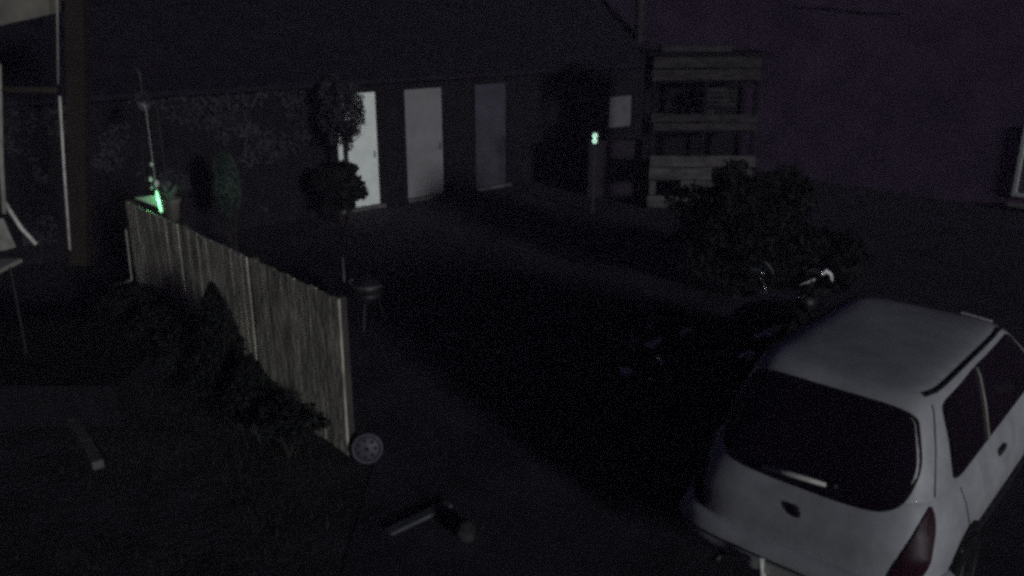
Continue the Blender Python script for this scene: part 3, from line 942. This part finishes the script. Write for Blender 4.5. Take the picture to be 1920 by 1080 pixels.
# pitched roof with tile courses
pit = R(34)
rl = (DP / 2 + 0.35) / math.cos(pit)
for s in (1, -1):
    rfm = obj('roof', BX((0, 0, 0), (X1 - X0 + 0.5, rl, 0.06)), M['roof'], SH)
    rfm.location = ((X0 + X1) / 2, DP / 2 - s * (DP / 2 + 0.35) / 2, HB + 0.02 + math.tan(pit) * (DP / 2 + 0.35) / 2 - 0.2)
    rfm.rotation_euler = (s * pit, 0, 0)
    if s == 1:
        bm = bmesh.new()
        for k in range(11):
            yy = -rl / 2 + 0.02 + k * (rl - 0.05) / 11
            for j in range(60):
                xx = -(X1 - X0 + .5) / 2 + 0.15 + j * (X1 - X0 + .2) / 60 + (0.07 if k % 2 else 0)
                box(bm, (xx, yy + 0.12, 0.045 + random.uniform(0, 0.006)), (0.32, 0.25, 0.014), Matrix.Rotation(R(-2.5), 3, 'X'))
        tt = obj('tiles', bm, M['roof'], rfm)
        tt['kind'] = 'stuff'
fl = SH.matrix_basis.inverted() @ at_y(1196, 100, 21.5)
obj('flue', TB([(fl.x, fl.y, 2.6), (fl.x, fl.y, 5.2)], 0.11, 12), M['palewood'], SH, True)['label'] = 'dim flue pipe rising through the roof'
for (a, b_, mk, lab) in doors:
    bm = bmesh.new()
    box(bm, (a - 0.035, -0.012, (DH + 0.04) / 2), (0.07, 0.024, DH + 0.04)); box(bm, (b_ + 0.035, -0.012, (DH + 0.04) / 2), (0.07, 0.024, DH + 0.04))
    box(bm, ((a + b_) / 2, -0.012, DH + 0.075), (b_ - a + 0.14, 0.024, 0.07))
    obj('door_frame', bm, M['darkwood'], SH)
    obj('threshold', BX(((a + b_) / 2, -0.06, 0.03), (b_ - a + .1, 0.12, 0.06), None, 0.006), M['path'], SH)
obj('gutter', TB([(X0 - .2, -0.30, HB - 0.14), (X1 + .2, -0.30, HB - 0.14)], 0.05, 8), M['plastic'], SH)

# ------------------------------------------------------------------ right-hand house
rw0 = at(1412, 330); 
HW = thing('house', 'tall plain house wall filling the upper right with a pale window edge', 'building', (2.15, 23.1, 0), R(-49.1))
obj('wall', BX((9.0, 0.9, 3.2), (19.0, 0.3, 6.4)), M['brick'], HW)
# what is stowed on the rack
def stow(name, label, cat, x, py, sz, m, rz=0.0):
    z = zrow(py)
    o_ = obj(name, BX((0, 0, sz[2] / 2), sz, None, 0.008), m, None, False, (k0.x + x, 16.35, z))
    o_.rotation_euler = (0, 0, rz)
    return tag(o_, label, cat)
def crate(label, x, py, sz, rz=0.0):
    z = zrow(py)
    t = thing('crate', label, 'crate', (k0.x + x, 16.4, z), rz)
    n = 4
    for k in range(n):
        for sy in (-1, 1):
            obj('slat', BX((0, sy * sz[1] / 2, sz[2] * (k + .5) / n), (sz[0], 0.015, sz[2] / n * 0.72)), M['palewood'], t)
        for sx in (-1, 1):
            obj('slat', BX((sx * (sz[0] / 2 - .01), 0, sz[2] * (k + .5) / n), (0.015, sz[1] - 0.03, sz[2] / n * 0.72)), M['palewood'], t)
    obj('base', BX((0, 0, 0.01), (sz[0] - .04, sz[1] - .04, 0.02)), M['palewood'], t)
    return t
crate('small slatted crate at the left of the rack, on its middle shelf', 0.42, 246, (0.50, 0.36, 0.27), 0.1)
stow('box', 'plain dim box beside the crate on the middle shelf of the rack', 'box', 1.02, 246, (0.42, 0.34, 0.38), M['palewood'], -0.15)
crate('slatted crate high on the rack, under its top boards', 1.35, 152 + 62, (0.52, 0.36, 0.02 + 0.30), -0.08).location.z = zrow(246) + 0.43
stow('box', 'dim flat box on the lowest shelf at the left of the rack', 'box', 0.40, 338, (0.55, 0.38, 0.30), M['palewood'], 0.12)
stow('box', 'smaller dim box on the lowest shelf of the rack, behind the bush top', 'box', 1.1, 338, (0.36, 0.36, 0.40), M['brightwood'], 0.3)
stow('plank_bundle', 'flat bundle of planks lying on the very top of the rack', 'planks', 0.8, 96, (1.3, 0.30, 0.10), M['palewood'], 0.04).location.z = zrow(104) + 0.055

k2, k3 = at_y(1100, 400, 17.2), at_y(1210, 400, 17.2)
bm = BX(((k3.x - k2.x) / 2, 0, 0.55), (k3.x - k2.x, 0.2, 1.1)); box(bm, ((k3.x - k2.x) / 2, 0, 1.12), (k3.x - k2.x + .06, 0.28, 0.05))
hwx = thing('yard_wall', 'low dim rendered wall between the charcoal door and the timber rack', 'wall', (k2.x, 17.2, 0))
obj('masonry', bm, M['farwall'], hwx)

# ------------------------------------------------------------------ indicator post
ip = at_y(1115, 259, 15.6)
ipt = thing('indicator_post', 'slim dark post with two small glowing green white rings, one above the other', 'post', (ip.x, ip.y, 0))
obj('post', BX((0, 0.03, (ip.z + 0.12) / 2), (0.06, 0.04, ip.z + 0.12), None, 0.006), M['blackmetal'], ipt)
obj('housing', BX((0, 0, ip.z), (0.13, 0.05, 0.26), None, 0.01), M['blackmetal'], ipt)
for s in (1, -1):
    mx = Matrix.Translation((0, -0.03, ip.z + s * 0.047)) @ Matrix.Rotation(R(90), 4, 'X')
    rg = obj('indicator', torus(0.031, 0.012, mx, 24, 8), M['ring'], ipt, True)

# ------------------------------------------------------------------ veranda on the left
vy = 7.6
pt0 = at_y(119, 470, vy)     # foot of the thin pole as it is seen above the parapet
top = at_y(106, -60, vy)
ver = thing('veranda', 'veranda frame at the left edge with a pale thin pole and a pale fascia board', 'veranda', (pt0.x, vy, 0))
def P(px, py, Y=vy):
    v = at_y(px, py, Y)
    return (v.x - pt0.x, v.y - vy, v.z)
a, b_ = P(131, 468), P(106, -90)
bx = (a[0] + b_[0]) / 2
obj('pole', TB([a, P(121, 330), P(112, 180)], 0.011, 10), M['palebright'], ver, True)
obj('pole', TB([P(109, 158), P(106, -90)], 0.008, 10), M['pale'], ver, True)
obj('crosspiece', TB([P(-120, 168, vy + .05), P(109, 169)], 0.030, 8), M['brownpost'], ver, True)
p_ = P(147, 300, vy + 0.12)
q0, q1_ = Vector(P(151, 496, vy + .12)), Vector(P(142, -90, vy + .12))
obj('post', BX((q0 + q1_) / 2, (0.10, 0.16, (q1_ - q0).length), (q1_ - q0).to_track_quat('Z', 'Y').to_matrix(), 0.006), M['brownpost'], ver)
obj('post', TB([P(-2, 120), P(2, 300), P(8, 400)], 0.022, 8), M['pale'], ver, True)
f0, f1 = Vector(P(-160, 62, vy - .3)), Vector(P(112, 4, vy + 0.5))
mid = (f0 + f1) / 2; dv = (f1 - f0)
rot = dv.to_track_quat('X', 'Z').to_matrix()
obj('fascia', BX(mid + Vector((0, 0, 0.09)), (dv.length, 0.03, 0.34), rot), M['fasc'], ver)
obj('roof', BX(mid + Vector((0, 0.4, 0.30)), (dv.length + 0.1, 1.2, 0.05), rot), M['roof'], ver)

# folding chair behind the veranda rail
ca = thing('garden_chair', 'pale folded garden chair at the left edge with a bright slanting arm', 'chair', at(20, 500, 0.0))
cb = Vector(ca.location)
def Q(px, py, Y):
    return at_y(px, py, Y) - cb
yy = 7.9
obj('arm', TB([Q(8, 378, yy), Q(40, 428, yy), Q(68, 458, yy)], 0.019, 10), M['palebright'], ca, True)
obj('backrest', BX((Q(3, 440, yy + .05)), (0.16, 0.03, 0.30), Matrix.Rotation(R(-14), 3, 'Y'), 0.01), M['pale'], ca)
obj('seat', BX((Q(-30, 500, yy)), (0.5, 0.45, 0.04), None, 0.01), M['pale'], ca)
for (x, y) in ((-80, 0), (20, 0), (-80, .4), (20, .4)):
    q = Q(x, 505, yy - .2 + y)
    obj('leg', TB([q, (q.x, q.y, -cb.z)], 0.012, 8), M['plastic'], ca)

# low dark parapet / deck edge left
dk = thing('garden_deck', 'low dark timber deck under the veranda at the left', 'deck', (0, 0, 0))
for k in range(12):
    bb = obj('board', BX((0, 0, 0), (3.0, 0.135, 0.03)), M['darkwood'], dk) if k == 0 else dk.children[0].copy()
    if k: C.objects.link(bb); bb.parent = dk
    bb.location = (-5.0, 7.0 + 0.145 * k, 0.42)
obj('frame', BX((-5.0, 7.8, 0.19), (2.9, 1.6, 0.40)), M['darkwood'], dk)

# thin rail at the far end of the fence
rr = thing('trellis', 'thin pale edging rail at the far end of the fence', 'trellis', (P0.x, P0.y, 0))
pz = Vector((P0.x, P0.y, 0))
def T(px, py, Y=P0.y - .06): return at_y(px, py, Y) - pz
obj('upright', TB([T(236, 430), T(247, 525)], 0.009, 6), M['pale'], rr)
obj('rail', TB([T(247, 525), T(204, 540)], 0.010, 6), M['pale'], rr)

# ------------------------------------------------------------------ small things on the ground
def ground_tube(name, label, cat, pxs, r_, m, z=0.0):
    pts = [at(px, py, z) for px, py in pxs]
    c = sum(pts, Vector()) / len(pts)
    c.z = 0
    o = obj(name, TB([p - c + Vector((0, 0, r_)) for p in pts], r_, 8), m, None, True, c)
    return tag(o, label, cat)

a, b_ = at(728, 1002), at(842, 948)
pk = obj('timber_offcut', BX((0, 0, 0.017), ((b_ - a).length, 0.085, 0.028), None, 0.006), M['hose'], None, False, (a + b_) / 2)
pk.rotation_euler = (0, 0, math.atan2(b_.y - a.y, b_.x - a.x))
tag(pk, 'short grey timber offcut lying on the drive in the foreground', 'plank')
st = bmesh.new()
bmesh.ops.create_icosphere(st, subdivisions=3, radius=1)
for v in st.verts:
    v.co *= 1 + 0.25 * mn.noise(v.co * 1.4)
    v.co = Vector((v.co.x * 0.075, v.co.y * 0.10, max(v.co.z, -0.5) * 0.085 + 0.04))
so = obj('stone', st, M['hose'], None, True, at(873, 1005))
so.data.materials[0] = M['palewood']
tag(so, 'pale rough stone beside the timber offcut', 'stone')
# round wheel near the end of the fence
h = at(690, 868)
wl = thing('barrow_wheel', 'small grey spoked wheel leaning at the end of the fence', 'wheel', (h.x, h.y, 0), R(10))
mx = Matrix.Translation((0, 0, 0.135)) @ Matrix.Rotation(R(78), 4, 'X')
obj('tyre', torus(0.118, 0.016, mx, 36, 8), M['hub'], wl, True)
bm = LT([(0, -0.01), (0.10, -0.01), (0.104, 0.0), (0.09, 0.012), (0.05, 0.006), (0.03, 0.016), (0.02, 0.018)], 32, mx)
obj('rim', bm, M['hub'], wl, True)
obj('cap', LT([(0, 0), (0.017, 0), (0.015, 0.022), (0, 0.024)], 16, mx), M['rubber'], wl, True)
bm = bmesh.new()
for k in range(7):
    a = 2 * PI * k / 7
    lathe(bm, [(0.0, 0.0), (0.017, 0.0), (0.014, 0.018), (0, 0.019)], 12, mx @ Matrix.Translation((0.07 * math.cos(a), 0.07 * math.sin(a), 0)))
obj('boss', bm, M['alloy'], wl, True)
# kettle barbecue beyond the fence end
k0 = at(692, 610)
kb = thing('kettle_barbecue', 'small black kettle barbecue with a pale highlight arc painted on its lid just past the end of the fence', 'barbecue', (k0.x, k0.y, 0))
obj('bowl', LT([(0, 0.28), (0.10, 0.30), (0.17, 0.36), (0.19, 0.44), (0.185, 0.44), (0, 0.40)], 32), M['blackmetal'], kb, True)
obj('lid', LT([(0.195, 0.445), (0.18, 0.52), (0.13, 0.58), (0.06, 0.61), (0, 0.615)], 32), M['blackmetal'], kb, True)
obj('rim', torus(0.175, 0.012, Matrix.Translation((0, 0, 0.52)) @ Matrix.Rotation(R(0), 4, 'X'), 30, 8, R(200), R(340)), M['hose'], kb, True)  # highlight on the lid, modelled as a pale arc
obj('handle', TB([(-0.16, -0.1, 0.55), (-0.19, -0.12, 0.60), (-0.13, -0.14, 0.62)], 0.01, 8), M['hose'], kb, True)
for k in range(3):
    a = 2 * PI * k / 3 + .4
    obj('leg', TB([(0.13 * math.cos(a), 0.13 * math.sin(a), 0.32), (0.22 * math.cos(a), 0.22 * math.sin(a), 0.0)], 0.009, 8), M['blackmetal'], kb)
# garden stake
s_ = at(650, 600)
tag(obj('garden_stake', TB([(0, 0, 0), (0, 0, 0.80)], 0.012, 8), M['hose'], None, True, s_), 'thin upright stake standing behind the end of the fence', 'stake')
# crumpled bag on the yard
def scrap(px, py, s, label, m, seed, cat='litter', name='crumpled_paper'):
    bm = bmesh.new()
    bmesh.ops.create_icosphere(bm, subdivisions=3, radius=1)
    for v in bm.verts:
        v.co *= 1 + 0.5 * mn.noise(v.co * 2.1 + Vector((seed, 0, 0)))
        v.co = Vector((v.co.x * s[0], v.co.y * s[1], max(v.co.z, -0.7) * s[2] + s[2] * 0.6))
    o = obj(name, bm, m, None, False, at(px, py))
    return tag(o, label, cat)
scrap(848, 630, (0.07, 0.045, 0.03), 'crumpled grey paper on the middle of the drive', M['concrete'], 3)
scrap(872, 548, (0.05, 0.04, 0.02), 'smaller crumpled scrap farther back on the drive', M['hose'], 6)

ground_tube('garden_hose', 'thin pale hose curving over the soil left of the fence foot', 'hose', [(396, 758), (430, 764), (455, 778), (475, 800), (488, 830)], 0.006, M['hose'])
ground_tube('cane', 'short pale cane lying at the far left edge', 'cane', [(6, 578), (22, 595), (40, 622)], 0.014, M['concrete'])
ground_tube('cane', 'faint short cane on the soil below the far end of the fence', 'cane', [(228, 584), (236, 596), (244, 610)], 0.010, M['hose'])
pa = [(100, 730), (120, 765), (142, 800), (165, 840), (186, 880)]
edging = thing('stone_edging', 'faint row of kerb stones across the dark bed in the lower left', 'edging', at(145, 805))
for k in range(len(pa) - 1):
    a, b_ = at(*pa[k]), at(*pa[k + 1])
    kb_ = obj('kerb_stone', BX((0, 0, 0.03), ((b_ - a).length - 0.012, 0.09, 0.09), None, 0.008), M['path'], edging)
    kb_.location = (a + b_) / 2 - Vector(edging.location)
    kb_.rotation_euler = (0, 0, math.atan2(b_.y - a.y, b_.x - a.x))

# bits between the bike and the car
for i, (px, py, s, lab) in enumerate([]):
    pass

# grass tufts in the bed, too many to count
rd = random.Random(77)
bm = bmesh.new()
for k in range(5200):
    x = rd.uniform(-6.5, -1.3); y = rd.uniform(2.2, 9.5)
    if mn.noise(Vector((x * .8, y * .8, 3))) < -0.02: continue
    q = Vector((x, y)) - P1
    if q.dot(fn) < 0.1: continue
    hgt = rd.uniform(0.03, 0.11); a = rd.uniform(0, 2 * PI); l_ = rd.uniform(0.01, 0.05)
    dx, dy = math.cos(a), math.sin(a)
    v = [bm.verts.new(p) for p in ((x - dy * .005, y + dx * .005, -0.03), (x + dy * .005, y - dx * .005, -0.03), (x + dx * l_, y + dy * l_, hgt))]
    bm.faces.new(v)
tag(obj('grass', bm, M['grass']), 'sparse dark grass and weeds over the garden bed', 'grass', kind='stuff')

# hanging basket of pale flowers at upper left beyond the fence
hb = at_y(268, 185, 11.2)
hbk = thing('hanging_basket', 'faint hanging basket high up beyond the fence, above the garden lamp', 'basket', (hb.x, hb.y, 0))
z_ = hb.z
obj('basket', LT([(0, z_ - .17), (0.07, z_ - .14), (0.10, z_ - .04), (0.09, z_ - .04), (0, z_ - .08)], 20), M['hose'], hbk, True)
fo_ = obj('foliage', leaf_cloud(260, (0.13, 0.12, 0.10), 0.03, 'round', 61), M['leafgrey'], hbk); fo_.location = (0, 0, z_ + 0.02); fo_['kind'] = 'stuff'
obj('hanger', TB([(0, 0, z_ + .02), (0, 0, z_ + .34), (-0.03, .0, z_ + .37), (-0.10, 0, z_ + .36), (-0.12, 0.0, 0)], 0.007, 6), M['hose'], hbk, True)

# white window frame of the house at the right edge of view
hinv = HW.matrix_basis.inverted()
def at_house(px, py, proud=0.0):
    o_ = hinv @ Vector((0, 0, CAM_H)); q = hinv @ at_y(px, py, 10)
    t_ = (0.75 - proud - o_.y) / (q.y - o_.y)
    return o_ + (q - o_) * t_
wa, wb = at_house(1922, 236), at_house(2020, 384)
cx_, cz_ = (wa.x + wb.x) / 2, (wa.z + wb.z) / 2
wnd = obj('window', BX((cx_, 0.735, cz_), (wb.x - wa.x - 0.1, 0.02, wa.z - wb.z - 0.1)), M['blind'], HW)
bm = bmesh.new()
W_, H_ = wb.x - wa.x, wa.z - wb.z
for q in (((wa.x + .035, 0.725, cz_), (0.07, 0.05, H_)), ((wb.x - .035, 0.725, cz_), (0.07, 0.05, H_)),
          ((cx_, 0.725, wa.z - .035), (W_ - 0.14, 0.05, 0.07)), ((cx_, 0.725, wb.z + .035), (W_ - 0.14, 0.05, 0.07))):
    box(bm, *q)
obj('frame', bm, M['white'], wnd)
obj('sill', BX((cx_ + 0.02, 0.68, wb.z - 0.16), (W_ + 0.06, 0.14, 0.05)), M['pale'], wnd)

obj('cable', TB([at_house(1500, 12, 0.02), at_house(1560, 15, 0.02), at_house(1620, 23, 0.02), at_house(1700, 25, 0.02)], 0.012, 6), M['hose'], HW)
# climbing plant along the outbuilding
import itertools
cl = thing('climbing_plant', 'faint grey leaved climber spread under the gutter, above the green conifer', 'plant', (SH.location.x, SH.location.y, 0), bz)
bm = bmesh.new(); rd = random.Random(5)
for k in range(5200):
    x = rd.uniform(-6.2, -1.1); z = rd.uniform(0.3, 2.4)
    dens = mn.noise(Vector((x * 0.9, z * 1.2, 4))) + 0.5 * mn.noise(Vector((x * 2.7, z * 2.7, 9))) + (z - 1.9) * 0.25
    if dens < 0.02: continue
    q = Matrix.Rotation(rd.uniform(0, 6.28), 3, 'Y') @ Matrix.Rotation(rd.uniform(-.8, .8), 3, 'X') @ Matrix.Rotation(rd.uniform(-.8, .8), 3, 'Z')
    p = Vector((x, -rd.uniform(0.02, 0.13), z)); sz = rd.uniform(.025, .055)
    bm.faces.new([bm.verts.new(p + q @ Vector(c)) for c in ((-sz * .6, 0, 0), (0, 0, -sz), (sz * .6, 0, 0), (0, 0, sz))])
obj('foliage', bm, M['leafgrey'], cl)['kind'] = 'stuff'
bm = bmesh.new()
for k in range(7):
    x = -6 + k * 0.75; pts = [(x, -0.03, 0)]
    for i in range(1, 6):
        pts.append((x + rd.uniform(-.25, .25), -0.03, i * 0.45))
    tube(bm, pts, [0.016, 0.013, 0.011, 0.009, 0.006, 0.004], 6)
obj('stems', bm, M['bark'], cl)

# added haze volume: lifts the blacks and stands in for sensor noise
hzb = bmesh.new()
box(hzb, (3, 18, 2.2), (56, 44, 6.8))
hz = obj('added_haze', hzb, M['hose'])
hz.data.materials.clear()
hm = bpy.data.materials.new('black_lift_haze')
hm.use_nodes = True
n_ = hm.node_tree.nodes
n_.remove(n_['Principled BSDF'])
pv = n_.new('ShaderNodeVolumePrincipled')
pv.inputs['Color'].default_value = (0.74, 0.62, 1.0, 1)
pv.inputs['Density'].default_value = 0.0022
hm.node_tree.links.new(pv.outputs[0], n_['Material Output'].inputs['Volume'])
hz.data.materials.append(hm)
tag(hz, kind='stuff')
